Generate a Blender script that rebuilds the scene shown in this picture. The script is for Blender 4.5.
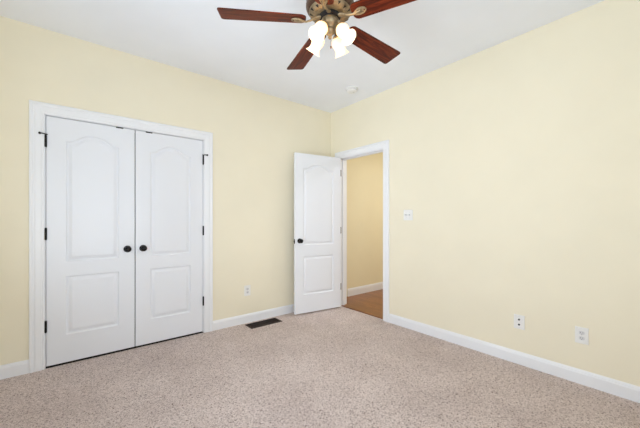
import bpy, bmesh, math, random
from mathutils import Vector, Matrix
from math import sin, cos, pi, radians
random.seed(4)
for _o in list(bpy.data.objects):
    bpy.data.objects.remove(_o, do_unlink=True)
S = bpy.context.scene
C = S.collection

# ------------------------------------------------------------ camera
EYE = 1.19
YAW = radians(39.2)
cam = bpy.data.cameras.new('camera')
cam.sensor_width = 36.0
cam.lens = 305.6 / 640 * 36.0
cam.shift_y = 6.0 / 640
cam.clip_start = 0.02
camo = bpy.data.objects.new('camera', cam)
camo.location = (0, 0, EYE)
camo.rotation_euler = (pi / 2, 0, -YAW)
C.objects.link(camo)
S.camera = camo

# ------------------------------------------------------------ world and daylight
W = bpy.data.worlds.new('sky'); S.world = W; W.use_nodes = True
_bg = W.node_tree.nodes['Background']
_bg.inputs['Color'].default_value = (0.80, 0.90, 1.0, 1)
_bg.inputs['Strength'].default_value = 2.0

FL = -0.014                               # top of the carpet
ROOM = dict(x0=-0.53, x1=2.91, y0=-0.62, y1=3.32, z=2.735)
REAR_WIN = (-0.2, 1.1, 0.75, 2.3)       # x0,x1,z0,z1 in the rear wall
LEFT_WIN = (0.5, 2.2, 0.75, 2.3)          # y0,y1,z0,z1 in the left wall

def daylight(name, loc, rot, sx, sy, power, color=(0.785, 0.89, 1.0)):
    l = bpy.data.lights.new(name, 'AREA'); l.shape = 'RECTANGLE'
    l.size = sx; l.size_y = sy; l.energy = power; l.color = color
    o = bpy.data.objects.new(name, l); o.location = loc; o.rotation_euler = rot
    C.objects.link(o); return o
# area lights added outside the two windows, tilted up to brighten the ceiling
daylight('rear_window_uplight', (0.45, ROOM['y0'] - 0.35, 1.25), (radians(128), 0, 0), 1.4, 1.6, 53)
daylight('left_window_uplight', (ROOM['x0'] - 0.35, 1.4, 1.25), (radians(128), 0, radians(-90)), 1.8, 1.6, 82)
# unseen area light added overhead to brighten the hallway
hl = daylight('hall_fill_light', (4.1, 1.9, 2.6), (0, 0, 0), 0.5, 0.5, 24, (0.93, 0.96, 1.0))

S.view_settings.view_transform = 'Standard'
S.view_settings.look = 'None'
S.view_settings.exposure = 0.0
S.view_settings.gamma = 1.0
S.view_settings.use_curve_mapping = False
S.cycles.use_denoising = True
S.cycles.max_bounces = 12
S.cycles.diffuse_bounces = 8
S.cycles.sample_clamp_indirect = 6.0

# ------------------------------------------------------------ materials
def srgb(r, g, b):
    f = lambda c: (c / 255 / 12.92) if c / 255 <= 0.04045 else ((c / 255 + 0.055) / 1.055) ** 2.4
    return (f(r), f(g), f(b), 1)

def mat(name, col, rough=0.5, metal=0.0, spec=0.5):
    m = bpy.data.materials.new(name); m.use_nodes = True
    b = m.node_tree.nodes['Principled BSDF']
    b.inputs['Base Color'].default_value = col
    b.inputs['Roughness'].default_value = rough
    b.inputs['Metallic'].default_value = metal
    b.inputs['Specular IOR Level'].default_value = spec
    return m

def N(m, t): return m.node_tree.nodes.new(t)
def L(m, a, b): m.node_tree.links.new(a, b)
def B(m): return m.node_tree.nodes['Principled BSDF']
def coords(m, scale=(1, 1, 1)):
    tc = N(m, 'ShaderNodeTexCoord'); mp = N(m, 'ShaderNodeMapping')
    mp.inputs['Scale'].default_value = scale
    L(m, tc.outputs['Object'], mp.inputs['Vector']); return mp.outputs['Vector']
def noise(m, vec, scale, detail=3, rough=0.5, dist=0.0):
    n = N(m, 'ShaderNodeTexNoise')
    n.inputs['Scale'].default_value = scale; n.inputs['Detail'].default_value = detail
    n.inputs['Roughness'].default_value = rough; n.inputs['Distortion'].default_value = dist
    L(m, vec, n.inputs['Vector']); return n.outputs['Fac']
def ramp(m, fac, stops):
    r = N(m, 'ShaderNodeValToRGB'); e = r.color_ramp.elements
    while len(e) < len(stops): e.new(0.5)
    for i, (p, c) in enumerate(stops): e[i].position = p; e[i].color = c
    L(m, fac, r.inputs['Fac']); return r.outputs['Color']
def bump(m, h, strength, dist, normal=None):
    b = N(m, 'ShaderNodeBump'); b.inputs['Strength'].default_value = strength
    b.inputs['Distance'].default_value = dist; L(m, h, b.inputs['Height'])
    L(m, b.outputs['Normal'], B(m).inputs['Normal'])

def paint(name, col, rough, spec=0.3, orange=0.12):
    m = mat(name, col, rough, 0, spec)
    v = coords(m)
    n = noise(m, v, 3.0, 2)
    c2 = tuple(c * 0.975 for c in col[:3]) + (1,)
    L(m, ramp(m, n, [(0.3, c2), (0.7, col)]), B(m).inputs['Base Color'])
    bump(m, noise(m, v, 260, 2), orange, 0.001)
    return m

M = {}
M['wall'] = paint('cream_wall_paint', srgb(239, 231, 209), 0.75)
M['hall_wall'] = paint('hall_wall_paint', srgb(238, 228, 196), 0.75)
M['ceiling'] = paint('white_ceiling_paint', srgb(241, 244, 251), 0.9, 0.2, 0.25)
M['closet'] = paint('closet_interior_shade_grey', srgb(120, 116, 110), 0.9)  # shade behind the door gaps put into a darker grey
M['closet_floor'] = paint('closet_floor_painted_shade', srgb(34, 28, 25), 0.9)  # near-black colour stands in for the shade under the closet doors
M['trim'] = paint('white_trim_gloss', srgb(238, 239, 243), 0.35, 0.45, 0.02)

# moulded door skin with faint vertical wood grain
m = mat('white_door_paint', srgb(232, 234, 240), 0.36, 0, 0.45)
g = noise(m, coords(m, (60, 60, 2.2)), 3.0, 5, 0.6, 0.5)
bump(m, g, 0.12, 0.0015)
M['door'] = m

M['black'] = mat('oil_rubbed_black_metal', srgb(22, 20, 21), 0.28, 0.6, 0.5)
n = noise(M['black'], coords(M['black']), 60, 2)
L(M['black'], ramp(M['black'], n, [(0.3, srgb(16, 15, 16)), (0.8, srgb(34, 31, 30))]), B(M['black']).inputs['Base Color'])
M['plastic'] = paint('white_plastic', srgb(236, 235, 233), 0.35, 0.5, 0.0)
M['plastic2'] = paint('off_white_plastic', srgb(214, 213, 214), 0.4, 0.5, 0.0)
M['dark'] = paint('dark_slot', srgb(35, 33, 33), 0.6, 0.3, 0.0)

# carpet: cut pile with beige, pink-brown and dark flecks
m = mat('beige_frieze_carpet', srgb(215, 200, 192), 1.0, 0, 0.05)
v = coords(m)
n1 = noise(m, v, 115, 4, 0.8, 0.2)
n2 = noise(m, v, 240, 2, 0.6)
n3 = noise(m, v, 2.2, 3, 0.55)
c1 = ramp(m, n1, [(0.35, srgb(140, 122, 117)), (0.44, srgb(226, 210, 205)), (0.56, srgb(251, 238, 233)), (0.66, srgb(255, 248, 244))])
c2 = ramp(m, n2, [(0.3, srgb(190, 178, 172)), (0.6, srgb(255, 255, 255))])
mx = N(m, 'ShaderNodeMix'); mx.data_type = 'RGBA'; mx.blend_type = 'MULTIPLY'; mx.inputs[0].default_value = 0.6
L(m, c1, mx.inputs[6]); L(m, c2, mx.inputs[7])
n4 = noise(m, v, 88, 2, 0.5)
c4 = ramp(m, n4, [(0.29, srgb(130, 112, 106)), (0.38, srgb(244, 241, 240)), (0.5, srgb(255, 255, 255))])
mx4 = N(m, 'ShaderNodeMix'); mx4.data_type = 'RGBA'; mx4.blend_type = 'MULTIPLY'; mx4.inputs[0].default_value = 1
L(m, mx.outputs[2], mx4.inputs[6]); L(m, c4, mx4.inputs[7])
c3 = ramp(m, n3, [(0.3, srgb(238, 236, 236)), (0.7, srgb(255, 255, 255))])
mx2 = N(m, 'ShaderNodeMix'); mx2.data_type = 'RGBA'; mx2.blend_type = 'MULTIPLY'; mx2.inputs[0].default_value = 1
L(m, mx4.outputs[2], mx2.inputs[6]); L(m, c3, mx2.inputs[7])
L(m, mx2.outputs[2], B(m).inputs['Base Color'])
ad = N(m, 'ShaderNodeMath'); ad.operation = 'ADD'; L(m, n1, ad.inputs[0]); L(m, n2, ad.inputs[1])
bump(m, ad.outputs[0], 0.8, 0.008)
M['carpet'] = m

# oak strip flooring, boards along Y
m = mat('oak_strip_floor', srgb(170, 105, 55), 0.3, 0, 0.5)
tc = N(m, 'ShaderNodeTexCoord'); mp = N(m, 'ShaderNodeMapping'); mp.inputs['Rotation'].default_value = (0, 0, pi / 2)
L(m, tc.outputs['Object'], mp.inputs['Vector'])
br = N(m, 'ShaderNodeTexBrick'); L(m, mp.outputs['Vector'], br.inputs['Vector'])
br.inputs['Scale'].default_value = 1.0; br.inputs['Brick Width'].default_value = 0.9; br.inputs['Row Height'].default_value = 0.083
br.inputs['Mortar Size'].default_value = 0.0016; br.inputs['Mortar Smooth'].default_value = 0.3
br.inputs['Color1'].default_value = srgb(168, 112, 64); br.inputs['Color2'].default_value = srgb(144, 92, 50); br.inputs['Mortar'].default_value = srgb(92, 50, 24)
gr = noise(m, coords(m, (30, 1.6, 1)), 3, 4, 0.6, 0.8)
gc = ramp(m, gr, [(0.32, srgb(170, 150, 130)), (0.66, srgb(255, 255, 255))])
mx = N(m, 'ShaderNodeMix'); mx.data_type = 'RGBA'; mx.blend_type = 'MULTIPLY'; mx.inputs[0].default_value = 0.9
L(m, br.outputs['Color'], mx.inputs[6]); L(m, gc, mx.inputs[7]); L(m, mx.outputs[2], B(m).inputs['Base Color'])
M['oak'] = m

# cherry fan blades, grain along local X
m = mat('cherry_blade_wood', srgb(110, 42, 22), 0.42, 0, 0.16)
v = coords(m, (1.3, 16, 16))
g = noise(m, v, 3.2, 5, 0.65, 0.9)
L(m, ramp(m, g, [(0.3, srgb(34, 10, 6)), (0.5, srgb(88, 30, 13)), (0.68, srgb(130, 52, 22))]), B(m).inputs['Base Color'])
M['cherry'] = m

def brass(name, a, b, rough):
    m = mat(name, a, rough, 0.65, 0.5)
    n = noise(m, coords(m), 45, 3, 0.6)
    L(m, ramp(m, n, [(0.35, a), (0.65, b)]), B(m).inputs['Base Color'])
    return m
M['brass'] = brass('antique_brass', srgb(132, 114, 88), srgb(164, 146, 116), 0.42)
M['bronze'] = brass('aged_bronze', srgb(78, 58, 48), srgb(112, 86, 70), 0.35)
M['darkbrown'] = brass('brown_register_enamel', srgb(34, 18, 13), srgb(48, 27, 19), 0.75)
B(M['darkbrown']).inputs['Metallic'].default_value = 0.2

def emis(name, col, s, base=(1, 1, 1, 1)):
    m = mat(name, base, 0.3)
    v = coords(m); n = noise(m, v, 12, 2)
    r = ramp(m, n, [(0.3, tuple(c * 0.93 for c in col[:3]) + (1,)), (0.7, col)])
    L(m, r, B(m).inputs['Emission Color'])
    B(m).inputs['Emission Strength'].default_value = s
    return m
def frosted():
    m = bpy.data.materials.new('lit_frosted_glass'); m.use_nodes = True
    nt = m.node_tree; b = nt.nodes['Principled BSDF']
    b.inputs['Base Color'].default_value = srgb(250, 240, 220); b.inputs['Roughness'].default_value = 0.4
    b.inputs['Emission Color'].default_value = srgb(255, 236, 204); b.inputs['Emission Strength'].default_value = 0.35
    t = N(m, 'ShaderNodeBsdfTranslucent'); mx = N(m, 'ShaderNodeMixShader'); mx.inputs[0].default_value = 0.5
    L(m, ramp(m, noise(m, coords(m), 14, 2), [(0.3, srgb(250, 236, 210)), (0.7, srgb(255, 244, 224))]), t.inputs['Color'])
    L(m, b.outputs[0], mx.inputs[1]); L(m, t.outputs[0], mx.inputs[2]); L(m, mx.outputs[0], nt.nodes['Material Output'].inputs['Surface'])
    return m
M['shade'] = frosted()
M['bulb'] = emis('lit_bulb', srgb(255, 226, 180), 6.0)

# window glass: clear pane, plain reflection
m = bpy.data.materials.new('window_glass'); m.use_nodes = True
nt = m.node_tree; nt.nodes.remove(nt.nodes['Principled BSDF'])
tr = N(m, 'ShaderNodeBsdfTransparent'); gl = N(m, 'ShaderNodeBsdfGlossy'); gl.inputs['Roughness'].default_value = 0.02
fr = N(m, 'ShaderNodeFresnel'); mixs = N(m, 'ShaderNodeMixShader')
L(m, fr.outputs[0], mixs.inputs[0]); L(m, tr.outputs[0], mixs.inputs[1]); L(m, gl.outputs[0], mixs.inputs[2])
L(m, mixs.outputs[0], nt.nodes['Material Output'].inputs['Surface'])
M['glass'] = m
m = mat('lawn_outside', srgb(88, 110, 62), 0.95)
L(m, ramp(m, noise(m, coords(m), 9, 5), [(0.3, srgb(70, 92, 48)), (0.7, srgb(118, 136, 84))]), B(m).inputs['Base Color'])
M['lawn'] = m

# ------------------------------------------------------------ mesh helpers
def obj(name, bm, m, parent=None, smooth=False, bevel=0.0, seg=2, recalc=True):
    if recalc: bmesh.ops.recalc_face_normals(bm, faces=bm.faces[:])
    me = bpy.data.meshes.new(name); bm.to_mesh(me); bm.free()
    if isinstance(m, (list, tuple)):
        for k in m: me.materials.append(k)
    else: me.materials.append(m)
    if smooth:
        for p in me.polygons: p.use_smooth = True
    o = bpy.data.objects.new(name, me); C.objects.link(o)
    if bevel:
        b = o.modifiers.new('bevel', 'BEVEL'); b.width = bevel; b.segments = seg; b.limit_method = 'ANGLE'
    if smooth:
        try:
            me.set_sharp_from_angle(angle=radians(40))
        except Exception: pass
    if parent: o.parent = parent
    return o

def box(bm, x0, x1, y0, y1, z0, z1):
    v = [bm.verts.new((x, y, z)) for x in (x0, x1) for y in (y0, y1) for z in (z0, z1)]
    for f in ((0, 1, 3, 2), (4, 6, 7, 5), (0, 4, 5, 1), (2, 3, 7, 6), (0, 2, 6, 4), (1, 5, 7, 3)):
        bm.faces.new([v[i] for i in f])
    return v

def boxes(*bs):
    bm = bmesh.new()
    for b in bs: box(bm, *b)
    return bm

def lathe(bm, prof, seg=32, mtx=None, cap=True):
    """prof = [(r,z)...] revolved about local Z"""
    rings = []
    for r, z in prof:
        if r < 1e-6:
            rings.append([bm.verts.new((0, 0, z))])
        else:
            rings.append([bm.verts.new((r * cos(2 * pi * k / seg), r * sin(2 * pi * k / seg), z)) for k in range(seg)])
    for a, b in zip(rings, rings[1:]):
        for k in range(seg):
            k2 = (k + 1) % seg
            if len(a) == 1 and len(b) == 1: continue
            if len(a) == 1: bm.faces.new((a[0], b[k], b[k2]))
            elif len(b) == 1: bm.faces.new((a[k], a[k2], b[0]))
            else: bm.faces.new((a[k], a[k2], b[k2], b[k]))
    if cap:
        for r in (rings[0], rings[-1]):
            if len(r) > 1: bm.faces.new(r)
    vs = [v for r in rings for v in r]
    if mtx is not None: bmesh.ops.transform(bm, matrix=mtx, verts=vs)
    return vs

def tube(bm, pts, radii, seg=10, flat=1.0):
    """swept tube along points; flat squashes the section along Z"""
    pts = [Vector(p) for p in pts]
    if not hasattr(radii, '__len__'): radii = [radii] * len(pts)
    rings = []
    for i, p in enumerate(pts):
        t = (pts[min(i + 1, len(pts) - 1)] - pts[max(i - 1, 0)]).normalized()
        up = Vector((0, 0, 1)) if abs(t.z) < 0.95 else Vector((1, 0, 0))
        s = t.cross(up).normalized(); u = s.cross(t).normalized()
        rings.append([bm.verts.new(p + radii[i] * (s * cos(2 * pi * k / seg) + u * flat * sin(2 * pi * k / seg))) for k in range(seg)])
    for a, b in zip(rings, rings[1:]):
        for k in range(seg):
            bm.faces.new((a[k], a[(k + 1) % seg], b[(k + 1) % seg], b[k]))
    bm.faces.new(rings[0]); bm.faces.new(rings[-1])

def sweep_profile(bm, path, prof, up=Vector((0, 0, 1)), normal=None):
    """mitred moulding. path: list of points in a plane with normal `normal`; prof: [(across, out)] ;
    across is measured to the left of travel inside the plane, out along normal."""
    path = [Vector(p) for p in path]
    rings = []
    n = normal
    for i, p in enumerate(path):
        d0 = (p - path[i - 1]).normalized() if i > 0 else None
        d1 = (path[i + 1] - p).normalized() if i < len(path) - 1 else None
        if d0 is None: d0 = d1
        if d1 is None: d1 = d0
        a0 = n.cross(d0).normalized(); a1 = n.cross(d1).normalized()
        a = (a0 + a1).normalized(); k = 1 / max(0.3, a.dot(a0))
        rings.append([bm.verts.new(p + a * (k * u) + n * w) for u, w in prof])
    m_ = len(prof)
    for a, b in zip(rings, rings[1:]):
        for k in range(m_):
            bm.faces.new((a[k], a[(k + 1) % m_], b[(k + 1) % m_], b[k]))
    bm.faces.new(rings[0]); bm.faces.new(rings[-1])

def struct(o, label=None):
    o['kind'] = 'structure'
    if label: o['label'] = label
    return o
def tag(o, label, cat, group=None):
    o['label'] = label; o['category'] = cat
    if group: o['group'] = group
    return o
def empty(name, loc, rz=0.0):
    o = bpy.data.objects.new(name, None); o.empty_display_size = 0.1
    o.location = loc; o.rotation_euler = (0, 0, rz); C.objects.link(o); return o

# ------------------------------------------------------------ room shell
x0, x1, y0, y1, H = ROOM['x0'], ROOM['x1'], ROOM['y0'], ROOM['y1'], ROOM['z']
T = 0.12
HX1, HY0, HY1 = 4.9, 0.6, 3.42          # hallway beyond the right wall
CL = (-0.172, 1.112, 2.052)              # closet rough opening x0,x1,top
DR = (2.352, 3.138, 2.052)               # room door rough opening y0,y1,top
struct(obj('floor', boxes((x0 - T, x1 + 0.022, y0 - T, y1, -0.1, FL)), M['carpet']), 'beige flecked cut-pile carpet')
struct(obj('ceiling', boxes((x0 - T, HX1 + T, y0 - T, y1 + 0.9, H, H + 0.1)), M['ceiling']), 'smooth white ceiling')
struct(obj('wall_back', boxes((x0 - T, CL[0], y1, y1 + T, FL - 0.08, H), (CL[1], x1, y1, y1 + T, FL - 0.08, H), (CL[0], CL[1], y1, y1 + T, CL[2], H)), M['wall']), 'cream painted wall with the double closet')
struct(obj('wall_right', boxes((x1, x1 + T, y0 - T, DR[0], FL - 0.08, H), (x1, x1 + T, DR[1], y1 + T, FL - 0.08, H), (x1, x1 + T, DR[0], DR[1], DR[2], H)), M['wall']), 'cream painted wall with the doorway')
a, b, c, d = REAR_WIN
struct(obj('wall_rear', boxes((x0 - T, a, y0 - T, y0, FL - 0.08, H), (b, x1, y0 - T, y0, FL - 0.08, H), (a, b, y0 - T, y0, FL - 0.08, c), (a, b, y0 - T, y0, d, H)), M['wall']))
e, f, g_, h_ = LEFT_WIN
struct(obj('wall_left', boxes((x0 - T, x0, y0, e, FL - 0.08, H), (x0 - T, x0, f, y1, FL - 0.08, H), (x0 - T, x0, e, f, FL - 0.08, g_), (x0 - T, x0, e, f, h_, H)), M['wall']))
# closet interior
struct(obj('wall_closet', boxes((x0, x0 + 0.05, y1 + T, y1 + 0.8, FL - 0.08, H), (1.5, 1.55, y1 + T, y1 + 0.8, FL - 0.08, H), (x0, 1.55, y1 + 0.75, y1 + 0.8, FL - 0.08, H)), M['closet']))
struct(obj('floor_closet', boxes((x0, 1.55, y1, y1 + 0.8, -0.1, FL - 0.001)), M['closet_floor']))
# hallway
struct(obj('floor_hall', boxes((x1 + 0.022, HX1, HY0, HY1, -0.1, FL + 0.012)), M['oak']), 'oak strip floor of the hallway')
struct(obj('wall_hall', boxes((x1 + T, HX1, HY1, HY1 + T, FL - 0.08, H)), M['hall_wall']), 'yellow hallway wall beyond the open door')
struct(obj('wall_hall_end', boxes((HX1, HX1 + T, HY0, HY1 + T, FL - 0.08, H)), M['hall_wall']))
struct(obj('wall_hall_near', boxes((x1 + T, HX1, HY0 - T, HY0, 0, H)), M['hall_wall']))
struct(obj('ground_outside', boxes((-12, 14, -12, 14, -0.5, -0.45)), M['lawn']))

# ------------------------------------------------------------ trim
CASE = [(0, 0), (0, 0.009), (0.006, 0.012), (0.014, 0.012), (0.020, 0.015), (0.052, 0.017), (0.060, 0.014), (0.068, 0.015), (0.074, 0.020), (0.086, 0.020), (0.090, 0.016), (0.090, 0)]
def casing(name, p0, p1, top, normal, label, across=1):
    """p0,p1: floor points of the opening's inner edges; goes up, over, down"""
    bm = bmesh.new()
    pa = [Vector(p0), Vector((p0[0], p0[1], top)), Vector((p1[0], p1[1], top)), Vector(p1)]
    sweep_profile(bm, pa, CASE, normal=normal)
    return struct(obj(name, bm, M['trim']), label)
# closet: walls normal is -Y; travel up at left, right along top, down at right -> outward is to the left of travel
casing('trim_1', (-0.165, y1, FL), (1.105, y1, FL), 2.045, Vector((0, -1, 0)), 'white moulded casing around the double closet doors')
# room door: wall normal -X ; seen from the room the left side is y large
casing('trim_2', (x1, 3.126, FL), (x1, 2.363, FL), 2.045, Vector((-1, 0, 0)), 'white moulded casing around the open doorway')
casing('trim_3', (x1 + T, 2.363, FL), (x1 + T, 3.126, FL), 2.045, Vector((1, 0, 0)), 'hall side casing of the doorway')
# jambs with stops
bm = boxes((CL[0], -0.158, y1 + 0.001, y1 + T, FL, CL[2]), (1.098, CL[1], y1 + 0.001, y1 + T, FL, CL[2]), (CL[0], CL[1], y1 + 0.001, y1 + T, 2.040, CL[2]),
           (-0.158, -0.146, y1 + 0.05, y1 + 0.085, FL, 2.040), (1.086, 1.098, y1 + 0.05, y1 + 0.085, FL, 2.040), (-0.158, 1.098, y1 + 0.05, y1 + 0.085, 2.028, 2.040))
struct(obj('trim_4', bm, M['trim'], bevel=0.001), 'white jamb of the closet')
bm = boxes((x1 + 0.001, x1 + T, DR[0], 2.370, FL - 0.004, DR[2]), (x1 + 0.001, x1 + T, 3.121, DR[1], FL - 0.004, DR[2]), (x1 + 0.001, x1 + T, DR[0], DR[1], 2.038, DR[2]),
           (x1 + 0.040, x1 + 0.075, 2.370, 2.381, FL - 0.004, 2.038), (x1 + 0.040, x1 + 0.075, 3.110, 3.121, FL - 0.004, 2.038), (x1 + 0.040, x1 + 0.075, 2.370, 3.121, 2.027, 2.038))
struct(obj('trim_5', bm, M['trim'], bevel=0.001), 'white jamb of the open doorway')

BASE = [(0, 0), (0, 0.014), (0.078, 0.014), (0.086, 0.011), (0.092, 0.0105), (0.098, 0.006), (0.104, 0.004), (0.104, 0)]
def baseboard(name, segs, label=None, k=1.0):
    bm = bmesh.new()
    for p, q, n in segs:
        p, q, n = Vector(p), Vector(q), Vector(n)
        if n.cross(q - p).z < 0: p, q = q, p
        sweep_profile(bm, [p, q], [(u * k, w_) for u, w_ in BASE], normal=n)
    return struct(obj(name, bm, M['trim']), label)
baseboard('baseboard_back', [((x0, y1, FL), (-0.255, y1, FL), (0, -1, 0)), ((1.195, y1, FL), (x1, y1, FL), (0, -1, 0))], 'white baseboard either side of the closet')
baseboard('baseboard_right', [((x1, y0, FL), (x1, 2.273, FL), (-1, 0, 0)), ((x1, 3.216, FL), (x1, y1 - 0.014, FL), (-1, 0, 0))], 'white baseboard along the right wall')
baseboard('baseboard_left', [((x0, y0 + 0.014, FL), (x0, y1 - 0.014, FL), (1, 0, 0))])
baseboard('baseboard_rear', [((x0, y0, FL), (x1 - 0.014, y0, FL), (0, 1, 0))])
baseboard('baseboard_hall', [((3.34, HY1, FL - 0.004), (HX1, HY1, FL - 0.004), (0, -1, 0))], 'white baseboard of the hallway wall', 1.32)

# ------------------------------------------------------------ windows
def window(name, w, h, loc, rz):
    """unit built in local XZ, room side is +Y, wall thickness T behind"""
    root = struct(empty(name, loc, rz))
    k = 0.05
    obj('window_frame', boxes((0, k, -T, 0.0, 0, h), (w - k, w, -T, 0, 0, h), (k, w - k, -T, 0, h - k, h), (k, w - k, -T, 0, 0, k)), M['trim'], root, bevel=0.002)
    for i in range(2):
        z_0 = k + 0.002 if i == 0 else h / 2 - 0.02
        z_1 = h / 2 + 0.02 if i == 0 else h - k - 0.002
        yy = -0.05 if i == 0 else -0.09
        s = obj('window_sash', boxes((k, k + 0.045, yy - 0.03, yy, z_0, z_1), (w - k - 0.045, w - k, yy - 0.03, yy, z_0, z_1),
                               (k + 0.045, w - k - 0.045, yy - 0.03, yy, z_0, z_0 + 0.045), (k + 0.045, w - k - 0.045, yy - 0.03, yy, z_1 - 0.045, z_1)), M['trim'], root, bevel=0.002)
        obj('pane', boxes((k + 0.045, w - k - 0.045, yy - 0.017, yy - 0.013, z_0 + 0.045, z_1 - 0.045)), M['glass'], s)
    bm = bmesh.new()
    sweep_profile(bm, [(w, 0, 0), (w, 0, h), (0, 0, h), (0, 0, 0)], CASE, normal=Vector((0, 1, 0)))
    obj('window_casing', bm, M['trim'], root)
    obj('window_sill', boxes((-0.11, w + 0.11, 0, 0.06, -0.025, 0.0), (-0.09, w + 0.09, 0, 0.016, -0.10, -0.025)), M['trim'], root, bevel=0.003)
    return root
window('window_1', REAR_WIN[1] - REAR_WIN[0], REAR_WIN[3] - REAR_WIN[2], (REAR_WIN[0], y0, REAR_WIN[2]), 0)
window('window_2', LEFT_WIN[1] - LEFT_WIN[0], LEFT_WIN[3] - LEFT_WIN[2], (x0, LEFT_WIN[1], LEFT_WIN[2]), -pi / 2)

# ------------------------------------------------------------ doors
def outline(cx_, w, zb, zs, arch, ins, n=20):
    """closed loop of a panel inset by ins; top edge rises by arch in the middle"""
    x_0, x_1 = cx_ - w / 2 + ins, cx_ + w / 2 - ins
    pts = []
    for i in range(n): pts.append((x_0 + (x_1 - x_0) * i / n, zb + ins))
    for i in range(6): pts.append((x_1, zb + ins + (zs - ins - zb - ins) * i / 6))
    for i in range(n):
        u = 1 - 2 * i / n
        f_ = 0.5 * (1 + cos(pi * min(1, abs(u) / 0.88) ** 1.5)) if abs(u) < 0.88 else 0.0
        pts.append((x_1 + (x_0 - x_1) * i / n, zs - ins + arch * f_))
    for i in range(6): pts.append((x_0, zs - ins - (zs - ins - zb - ins) * i / 6))
    return pts

PROF = [(0.0, 0.0), (0.002, 0.004), (0.007, 0.0095), (0.013, 0.011), (0.019, 0.011), (0.024, 0.008), (0.040, 0.002), (0.044, 0.0012)]
def door_mesh(W_, H_, th, pans):
    """slab: x 0..W, z 0..H, front face at y=0 (facing -Y), back at y=th; pans = [(cx,w,zb,zs,arch)]"""
    bm = bmesh.new()
    for side in (0, 1):
        yf = 0.0 if side == 0 else th
        sg = 1 if side == 0 else -1
        edges = []
        rect = [(0, 0), (W_, 0), (W_, H_), (0, H_)]
        rv = [bm.verts.new((x, yf, z)) for x, z in rect]
        edges += [bm.edges.new((rv[i], rv[(i + 1) % 4])) for i in range(4)]
        for p in pans:
            loops = []
            for ins, dp in PROF:
                loops.append([bm.verts.new((x, yf + sg * dp, z)) for x, z in outline(*p, ins)])
            k = len(loops[0])
            edges += [bm.edges.new((loops[0][i], loops[0][(i + 1) % k])) for i in range(k)]
            for a_, b_ in zip(loops, loops[1:]):
                for i in range(k):
                    fc = bm.faces.new((a_[i], a_[(i + 1) % k], b_[(i + 1) % k], b_[i]))
                    fc.smooth = True
            bm.faces.new(loops[-1])
        bmesh.ops.triangle_fill(bm, use_beauty=True, edges=edges)
        if side == 0: r0 = rv
        else: r1 = rv
    for i in range(4):
        bm.faces.new((r0[i], r0[(i + 1) % 4], r1[(i + 1) % 4], r1[i]))
    return bm

def knob_mesh(r=0.027):
    """knob on local -Y, origin on the door face"""
    bm = bmesh.new()
    prof = [(0.011, 0.008), (0.010, 0.022), (0.013, 0.028), (0.022, 0.034), (r, 0.043), (r, 0.049), (r * 0.9, 0.057), (r * 0.6, 0.063), (r * 0.25, 0.065), (0, 0.0655)]
    lathe(bm, prof, 28, Matrix.Rotation(pi / 2, 4, 'X'))
    return bm
def rose_mesh():
    bm = bmesh.new()
    lathe(bm, [(0.031, 0), (0.031, 0.004), (0.027, 0.008), (0.011, 0.009)], 28, Matrix.Rotation(pi / 2, 4, 'X'))
    return bm
def add_knob(door, x, z, y=0.0, flip=False):
    k = obj('knob', knob_mesh(), M['black'], door, smooth=True)
    k.location = (x, y, z)
    if flip: k.rotation_euler = (0, 0, pi)
    r = obj('knob_rose', rose_mesh(), M['black'], k, smooth=True)
    k['label'] = 'black round knob'
def hinge_mesh(stop=0):
    """knuckle along Z centred at origin with finials; leaves behind; optional hinge pin door stop"""
    bm = bmesh.new()
    lathe(bm, [(0.0, -0.052), (0.004, -0.050), (0.0072, -0.046), (0.0080, -0.044), (0.0080, 0.044), (0.0072, 0.046), (0.004, 0.050), (0, 0.052)], 12)
    box(bm, -0.005, 0.005, 0.004, 0.0065, -0.044, 0.044)
    return bm
def stop_mesh(s):
    bm = bmesh.new()
    tube(bm, [(0, 0, 0.055), (-s * 0.016, -0.018, 0.055), (-s * 0.034, -0.020, 0.055)], 0.0045, 8)
    tube(bm, [(-s * 0.033, -0.020, 0.055), (-s * 0.039, -0.016, 0.055)], 0.0095, 12)
    lathe(bm, [(0.009, 0.050), (0.009, 0.058), (0, 0.058)], 12)
    tube(bm, [(0, 0, 0.054), (s * 0.012, -0.003, 0.054)], 0.0035, 8)
    return bm

ZF, HD = 0.001, 2.034
PW = 0.374
def closet_door(name, xa, width, hinge_left, label):
    pans = [(width / 2, PW, 0.840 - ZF, 1.850 - ZF, 0.068), (width / 2, PW, 0.229 - ZF, 0.720 - ZF, 0.0)]
    d = obj(name, door_mesh(width, HD, 0.035, pans), M['door'], bevel=0.0)
    d.location = (xa, y1 + 0.004, ZF); struct(d, label)
    kx = width - 0.058 if hinge_left else 0.062
    add_knob(d, kx, 0.922 - ZF)
    hx = -0.003 if hinge_left else width + 0.003
    for i, hz in enumerate((1.83, 1.077, 0.325)):
        h = obj('hinge', hinge_mesh(), M['black'], d, smooth=True)
        h.location = (hx, -0.0065, hz - ZF); h['label'] = 'black butt hinge'
        if i == 0:
            s = obj('hinge_pin_stop', stop_mesh(1 if hinge_left else -1), M['black'], h, smooth=True)
    # ball catch strike seen at the top edge
    cx_ = width - 0.118 if hinge_left else 0.112
    o = obj('roller_catch', boxes((cx_ - 0.028, cx_ + 0.028, -0.003, 0.02, HD - 0.007, HD + 0.003)), M['black'], d)
    return d
closet_door('door_1', -0.1535, 0.6185, True, 'left closet door, white moulded two-panel with arched top panel')
closet_door('door_2', 0.4725, 0.6215, False, 'right closet door, white moulded two-panel with arched top panel')

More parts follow.
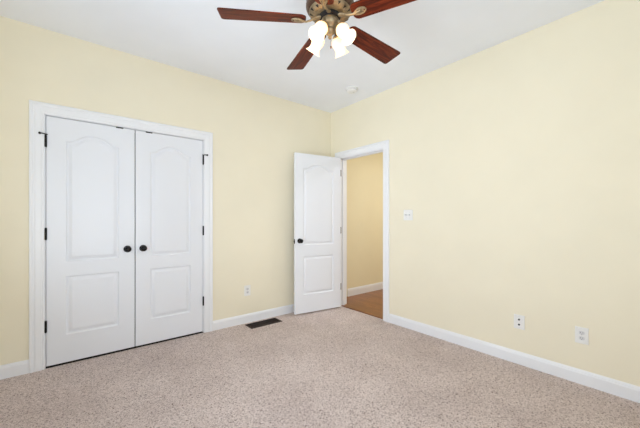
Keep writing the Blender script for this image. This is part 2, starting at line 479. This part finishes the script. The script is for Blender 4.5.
# open room door: hinged on the far jamb, swung into the room past square to the wall
DW = 0.693
pans = [(DW / 2, 0.46, 0.865, 1.850 - 0.004, 0.066), (DW / 2, 0.46, 0.23, 0.722, 0.0)]
d = obj('door_3', door_mesh(DW, 2.036, 0.035, pans), M['door'])
struct(d, 'white moulded two-panel room door standing open against the corner')
fx, fy = 2.180, 3.166
hx_, hy_ = 2.866, 3.068
d.location = (fx, fy, 0.003); d.rotation_euler = (0, 0, math.atan2(hy_ - fy, hx_ - fx))
add_knob(d, 0.062, 0.926 - 0.003)
add_knob(d, 0.062, 0.926 - 0.003, 0.035, True)
o = obj('latch_plate', boxes((-0.0015, 0.001, 0.005, 0.030, 0.888, 0.944)), M['black'], d)
o2 = obj('latch_bolt', boxes((-0.011, -0.0015, 0.012, 0.023, 0.907, 0.925)), M['black'], o, bevel=0.002)
for hz in (1.84, 1.045, 0.26):
    h = obj('hinge', boxes((DW, DW + 0.002, 0.003, 0.033, hz - 0.045, hz + 0.045)), M['black'], d)
    h2 = bmesh.new(); lathe(h2, [(0.0, hz - 0.05), (0.006, hz - 0.046), (0.006, hz + 0.046), (0, hz + 0.05)], 12, Matrix.Translation((DW + 0.006, 0.040, 0)))
    obj('hinge_pin', h2, M['black'], h, smooth=True)
    lf = boxes((x1 + 0.002, x1 + 0.016, 3.1185, 3.1212, hz - 0.042, hz + 0.048))
    inv = (Matrix.Translation(d.location) @ Matrix.Rotation(d.rotation_euler[2], 4, 'Z')).inverted()
    bmesh.ops.transform(lf, matrix=inv, verts=lf.verts[:])
    obj('hinge_leaf', lf, M['bronze'], h)

# ------------------------------------------------------------ wall plates
def plate_mesh(w, h, t=0.006):
    bm = bmesh.new()
    vs = []
    for ins, y in ((0, 0), (0, -t * 0.45), (0.0035, -t)):
        vs.append([bm.verts.new((x, y, z)) for x, z in ((-w / 2 + ins, -h / 2 + ins), (w / 2 - ins, -h / 2 + ins), (w / 2 - ins, h / 2 - ins), (-w / 2 + ins, h / 2 - ins))])
    for a_, b_ in zip(vs, vs[1:]):
        for i in range(4): bm.faces.new((a_[i], a_[(i + 1) % 4], b_[(i + 1) % 4], b_[i]))
    bm.faces.new(vs[-1]); bm.faces.new(vs[0])
    return bm
def screw(parent, x, z, y=-0.006):
    bm = bmesh.new(); lathe(bm, [(0.0035, 0), (0.003, 0.001), (0, 0.0013)], 12, Matrix.Rotation(pi / 2, 4, 'X'))
    o = obj('screw', bm, M['plastic2'], parent); o.location = (x, y, z)
def receptacle_outlet(name, loc, rz, label):
    r = tag(empty(name, loc, rz), label, 'outlet')
    obj('wall_plate', plate_mesh(0.078, 0.120), M['plastic'], r)
    for s in (1, -1):
        bm = bmesh.new()
        pts = []
        for k in range(24):
            a_ = 2 * pi * k / 24
            pts.append((max(-0.0165, min(0.0165, 0.0175 * cos(a_) * 1.1)), 0.0142 * sin(a_)))
        f0 = [bm.verts.new((x, -0.006, z + s * 0.0195)) for x, z in pts]; f1 = [bm.verts.new((x * .95, -0.0082, z * .95 + s * 0.0195)) for x, z in pts]
        for i in range(24): bm.faces.new((f0[i], f0[(i + 1) % 24], f1[(i + 1) % 24], f1[i]))
        bm.faces.new(f1); bm.faces.new(f0)
        o = obj('receptacle', bm, M['plastic2'], r)
        obj('slots', boxes((-0.0075, -0.0055, -0.0086, -0.007, s * 0.0195 - 0.002, s * 0.0195 + 0.007), (0.0055, 0.0075, -0.0086, -0.007, s * 0.0195 - 0.001, s * 0.0195 + 0.006),
                           (-0.002, 0.002, -0.0086, -0.007, s * 0.0195 - 0.0095, s * 0.0195 - 0.006)), M['dark'], o)
    screw(r, 0, 0)
receptacle_outlet('power_outlet', (1.607, y1, 0.362), 0, 'white duplex power outlet low between closet and open door')
receptacle_outlet('power_outlet', (x1, 0.524, 0.342), -pi / 2, 'white duplex power outlet low on right wall, nearest the camera')
r = tag(empty('jack_plate', (x1, 0.928, 0.337), -pi / 2), 'white wall plate with two dark jacks low on right wall', 'wall plate')
obj('wall_plate', plate_mesh(0.080, 0.117), M['plastic'], r)
for z in (0.021, -0.021):
    bm = bmesh.new(); lathe(bm, [(0.0075, 0), (0.0075, 0.003), (0.0055, 0.0035), (0.0055, 0.006), (0, 0.006)], 20, Matrix.Rotation(pi / 2, 4, 'X'))
    o = obj('jack', bm, M['dark'], r); o.location = (0, -0.006, z)
screw(r, 0, 0.048); screw(r, 0, -0.048)
r = tag(empty('light_switch', (x1, 2.015, 1.245), -pi / 2), 'white double toggle light switch beside the doorway', 'light switch')
obj('wall_plate', plate_mesh(0.117, 0.117), M['plastic'], r)
for sx in (-0.023, 0.023):
    o = obj('toggle_slot', boxes((sx - 0.0055, sx + 0.0055, -0.0072, -0.005, -0.0125, 0.0125)), M['plastic2'], r)
    bm = boxes((-0.004, 0.004, -0.016, 0, -0.005, 0.005))
    t = obj('toggle', bm, M['plastic2'], r, bevel=0.001); t.location = (sx, -0.006, 0.0); t.rotation_euler = (radians(-25), 0, 0)
    screw(r, sx, 0.030); screw(r, sx, -0.030)

# ------------------------------------------------------------ smoke detector
r = tag(empty('smoke_detector', (2.56, 2.55, H)), 'round white smoke detector on the ceiling near the corner', 'smoke detector')
bm = bmesh.new(); lathe(bm, [(0, 0), (0.072, 0), (0.072, -0.010), (0.066, -0.014), (0, -0.014)], 40)
obj('mounting_base', bm, M['plastic'], r, smooth=True)
bm = bmesh.new(); lathe(bm, [(0, -0.014), (0.060, -0.014), (0.062, -0.020), (0.060, -0.032), (0.050, -0.040), (0.030, -0.043), (0, -0.043)], 40)
obj('cover', bm, M['plastic'], r, smooth=True)
bm = bmesh.new()
for k in range(24):
    a_ = 2 * pi * k / 24
    vs = box(bm, 0.0595, 0.0628, -0.004, 0.004, -0.030, -0.018)
    bmesh.ops.transform(bm, matrix=Matrix.Rotation(a_, 4, 'Z'), verts=vs)
obj('vent_slots', bm, M['plastic2'], r)
bm = bmesh.new(); lathe(bm, [(0, -0.042), (0.010, -0.042), (0.010, -0.046), (0, -0.0465)], 20)
o = obj('test_button', bm, M['plastic2'], r, smooth=True); o.location = (0.02, -0.01, 0)

# ------------------------------------------------------------ floor register
vx0, vx1, vy0, vy1 = 1.548, 1.945, 3.092, 3.258
r = tag(empty('floor_vent', ((vx0 + vx1) / 2, (vy0 + vy1) / 2, FL)), 'dark brown metal floor vent in the carpet by the back baseboard', 'vent')
w, h = (vx1 - vx0) / 2, (vy1 - vy0) / 2
bm = boxes((-w, w, -h, -h + 0.022, 0, 0.006), (-w, w, h - 0.022, h, 0, 0.006), (-w, -w + 0.026, -h + 0.022, h - 0.022, 0, 0.006), (w - 0.026, w, -h + 0.022, h - 0.022, 0, 0.006),
           (-w + 0.026, w - 0.026, -0.003, 0.003, 0.001, 0.0055))
obj('vent_frame', bm, M['darkbrown'], r, bevel=0.0015)
bm = bmesh.new()
nl = 22
for k in range(nl):
    xx = -w + 0.026 + (k + 0.5) * (2 * w - 0.052) / nl
    vs = box(bm, -0.001, 0.001, -h + 0.022, h - 0.022, -0.006, 0.005)
    bmesh.ops.transform(bm, matrix=Matrix.Translation((xx, 0, 0)) @ Matrix.Rotation(radians(25), 4, 'Y'), verts=vs)
obj('louvers', bm, M['darkbrown'], r)
obj('duct_shade_sheet', boxes((-w + 0.02, w - 0.02, -h + 0.018, h - 0.018, 0.0005, 0.0015)), M['dark'], r)  # dark sheet stands in for the shade inside the duct

# ------------------------------------------------------------ ceiling fan
FX, FY, FZ = 1.22, 1.40, 2.40      # blade plane height
fan = tag(empty('ceiling_fan', (FX, FY, H)), 'five-blade cherry and antique brass ceiling fan with lit glass shades', 'ceiling fan')
def fobj(name, bm, m, parent=fan, **k): return obj(name, bm, m, parent, **k)
zz = lambda z: z - H
bm = bmesh.new(); lathe(bm, [(0, 0), (0.068, 0), (0.070, -0.008), (0.060, -0.035), (0.035, -0.055), (0.016, -0.062), (0, -0.062)], 36)
fobj('canopy', bm, M['brass'], smooth=True)
bm = bmesh.new(); lathe(bm, [(0.0125, -0.055), (0.0125, zz(2.575))], 20)
fobj('downrod', bm, M['bronze'], smooth=True)
bm = bmesh.new()
lathe(bm, [(0, zz(2.588)), (0.03, zz(2.585)), (0.05, zz(2.572)), (0.110, zz(2.568)), (0.138, zz(2.558)), (0.146, zz(2.547)), (0.146, zz(2.537)), (0.140, zz(2.532)), (0.140, zz(2.498)), (0.146, zz(2.492)), (0.146, zz(2.478)), (0.141, zz(2.466)), (0.132, zz(2.458)), (0.124, zz(2.455)), (0, zz(2.466))], 48)
mot = fobj('motor_housing', bm, M['bronze'], smooth=True)
# pierced brass dish under the motor
dish = [(0.1235, 2.4555), (0.128, 2.450), (0.126, 2.443), (0.117, 2.435), (0.103, 2.429), (0.086, 2.4265), (0.068, 2.428)]
bm = bmesh.new(); lathe(bm, [(r_, zz(z_)) for r_, z_ in dish] + [(0, zz(2.428))], 48)
ds = fobj('motor_dish', bm, M['brass'], smooth=True)
bm = bmesh.new()
def on_dish(t):
    n_ = len(dish) - 1; i = min(n_ - 1, int(t * n_)); u = t * n_ - i
    return (dish[i][0] * (1 - u) + dish[i + 1][0] * u, dish[i][1] * (1 - u) + dish[i + 1][1] * u)
for k in range(16):
    a_ = 2 * pi * (k + 0.35) / 16
    lo, hi = ((0.38, 0.62) if k % 2 else (0.46, 0.70))
    tri = []
    for t, da in ((lo, -0.065), (lo, 0.065), (hi, 0)):
        r_, z_ = on_dish(t); tri.append((r_ * cos(a_ + da), r_ * sin(a_ + da), zz(z_)))
    A_ = [bm.verts.new((p[0] * 1.012, p[1] * 1.012, p[2] - 0.0022)) for p in tri]; B_ = [bm.verts.new((p[0] * 0.97, p[1] * 0.97, p[2] + 0.004)) for p in tri]
    bm.faces.new(A_); bm.faces.new(B_)
    for i in range(3): bm.faces.new((A_[i], A_[(i + 1) % 3], B_[(i + 1) % 3], B_[i]))
obj('pierced_holes', bm, M['dark'], ds)
# ring coloured dark for the shaded gap, then switch housing
bm = bmesh.new(); lathe(bm, [(0.064, zz(2.429)), (0.064, zz(2.418)), (0.050, zz(2.413)), (0.0, zz(2.413))], 36)
fobj('gap_shade_ring', bm, M['dark'], smooth=True)
bm = bmesh.new(); lathe(bm, [(0.0, zz(2.414)), (0.040, zz(2.414)), (0.050, zz(2.405)), (0.054, zz(2.395)), (0.054, zz(2.378)), (0.047, zz(2.366)), (0.034, zz(2.358)), (0.030, zz(2.348)), (0.034, zz(2.338)), (0.030, zz(2.326)), (0.018, zz(2.316)), (0.010, zz(2.306)), (0.012, zz(2.298)), (0.008, zz(2.290)), (0, zz(2.287))], 36)
fobj('switch_housing', bm, M['brass'], smooth=True)

def blade_mesh():
    """flat blade from r=.165 to .655 along +X, rounded corners, 6 mm thick"""
    bm = bmesh.new()
    r0_, r1_, w0, w1 = 0.146, 0.655, 0.056, 0.072
    pts = []
    def arc(cx_, cy_, r, a0, a1, n=6):
        for i in range(n + 1):
            a = a0 + (a1 - a0) * i / n; pts.append((cx_ + r * cos(a), cy_ + r * sin(a)))
    arc(r0_ + 0.035, -w0 + 0.035, 0.035, pi, 1.5 * pi)
    arc(r1_ - 0.018, -w1 + 0.018, 0.018, -pi / 2, 0)
    arc(r1_ - 0.018, w1 - 0.018, 0.018, 0, pi / 2)
    arc(r0_ + 0.035, w0 - 0.035, 0.035, pi / 2, pi)
    a_ = [bm.verts.new((x, y, -0.003)) for x, y in pts]; b_ = [bm.verts.new((x, y, 0.003)) for x, y in pts]
    n = len(pts)
    for i in range(n): bm.faces.new((a_[i], a_[(i + 1) % n], b_[(i + 1) % n], b_[i]))
    bm.faces.new(a_); bm.faces.new(b_)
    return bm
def bracket_mesh():
    bm = bmesh.new()
    tube(bm, [(0.058, 0, 0.018), (0.085, 0, 0.012), (0.115, 0, -0.004), (0.145, 0, -0.014), (0.175, 0, -0.013), (0.200, 0, -0.010)],
         [0.014, 0.012, 0.009, 0.008, 0.009, 0.010], 12, 0.6)
    # oval pad with raised rim under the blade
    for s in (1, -1):
        tube(bm, [(0.160, s * 0.003, -0.012), (0.172, s * 0.011, -0.011), (0.190, s * 0.018, -0.009), (0.210, s * 0.018, -0.008), (0.226, s * 0.010, -0.007), (0.232, 0, -0.007)],
             [0.005, 0.0055, 0.0055, 0.0055, 0.005, 0.0045], 8)
    vs = lathe(bm, [(0.0, -0.003), (0.022, -0.003), (0.022, -0.007), (0.016, -0.010), (0, -0.011)], 24)
    bmesh.ops.transform(bm, matrix=Matrix.Translation((0.198, 0, 0)) @ Matrix.Diagonal((1.3, 1, 1, 1)), verts=vs)
    return bm
def screw_mesh():
    bm = bmesh.new(); lathe(bm, [(0.005, -0.009), (0.005, -0.0125), (0.002, -0.014), (0, -0.014)], 10)
    return bm
bl0 = br0 = sc0 = None
for k in range(5):
    ang = radians(2.6 + 72 * k)
    if bl0 is None:
        bl0 = bl = fobj('blade', blade_mesh(), M['cherry'], bevel=0.001)
        br0 = brk = fobj('blade_bracket', bracket_mesh(), M['brass'], smooth=True)
        sc0 = []
        for x, y in ((0.188, 0.007), (0.188, -0.007), (0.222, 0)):
            q = obj('bracket_screw', screw_mesh(), M['bronze'], br0); q.location = (x, y, 0); sc0.append(q)
    else:
        bl, brk = bl0.copy(), br0.copy()
        for q in (bl, brk): C.objects.link(q)
        for q0 in sc0:
            q = q0.copy(); C.objects.link(q); q.parent = brk
    for q in (bl, brk):
        q.rotation_mode = 'QUATERNION'
        q.rotation_quaternion = (Matrix.Rotation(ang, 3, 'Z') @ Matrix.Rotation(radians(-12), 3, 'X')).to_quaternion()
        q.location = (0, 0, zz(FZ))

# light kit: four lit bell shades on curved arms
def shade_mesh():
    """opening along -Z, neck at origin"""
    bm = bmesh.new()
    out = [(0.019, 0.0), (0.024, -0.006), (0.036, -0.018), (0.044, -0.034), (0.045, -0.050), (0.040, -0.068), (0.036, -0.082), (0.037, -0.096), (0.044, -0.112), (0.056, -0.124)]
    out = [(r_ * 0.88, z_ * 0.9) for r_, z_ in out]
    inn = [(r_ - 0.003, z_) for r_, z_ in reversed(out)]
    lathe(bm, out + inn, 32, cap=False)
    return bm
def arm_frame(az):
    tilt = radians(38)
    # local -Z of the shade -> outwards and down
    dr = Vector((cos(az) * sin(tilt), sin(az) * sin(tilt), -cos(tilt)))
    q = Vector((0, 0, -1)).rotation_difference(dr)
    return dr, q
s0 = None
base_az = pi / 2 - YAW      # azimuth of the direction away from the camera
for k in range(4):
    az = base_az + radians(53 + 90 * k)
    dr, q = arm_frame(az)
    neck = Vector((cos(az) * 0.066, sin(az) * 0.066, zz(2.338)))
    bm = bmesh.new()
    pts = [Vector((cos(az) * 0.03, sin(az) * 0.03, zz(2.375))), Vector((cos(az) * 0.055, sin(az) * 0.055, zz(2.382))), Vector((cos(az) * 0.068, sin(az) * 0.068, zz(2.372))), neck - dr * 0.006]
    tube(bm, pts, [0.008, 0.007, 0.007, 0.009], 10)
    fobj('lamp_arm', bm, M['brass'], smooth=True)
    if s0 is None:
        s0 = sh = fobj('lamp_shade', shade_mesh(), M['shade'], smooth=True)
        bm = bmesh.new(); lathe(bm, [(0, 0.006), (0.014, 0.006), (0.022, 0.0), (0.024, -0.010), (0.021, -0.012)], 24)
        h0 = ho = obj('shade_holder', bm, M['brass'], sh, smooth=True)
        bm = bmesh.new(); lathe(bm, [(0, -0.014), (0.012, -0.016), (0.012, -0.028), (0.019, -0.044), (0.022, -0.058), (0.017, -0.072), (0.009, -0.079), (0, -0.080)], 20)
        b0 = bu = obj('bulb', bm, M['bulb'], sh, smooth=True)
    else:
        sh, ho, bu = s0.copy(), h0.copy(), b0.copy()
        for q_ in (sh, ho, bu): C.objects.link(q_)
        ho.parent = sh; bu.parent = sh
    pl = bpy.data.lights.new('bulb_light', 'POINT'); pl.energy = 1.6; pl.color = (1.0, 0.84, 0.62); pl.shadow_soft_size = 0.012
    po = bpy.data.objects.new('bulb_light', pl); po.location = (0, 0, -0.094); C.objects.link(po); po.parent = sh
    sh.location = neck; sh.rotation_mode = 'QUATERNION'; sh.rotation_quaternion = q
bm = bmesh.new()
for i in range(10):
    lathe(bm, [(0, 0.0024), (0.002, 0), (0, -0.0024)], 8, Matrix.Translation((0.004, -0.004, zz(2.288 - i * 0.0045))))
lathe(bm, [(0, 0.010), (0.004, 0.006), (0.005, 0), (0.003, -0.008), (0, -0.009)], 10, Matrix.Translation((0.004, -0.004, zz(2.238))))
fobj('pull_chain', bm, M['bronze'])
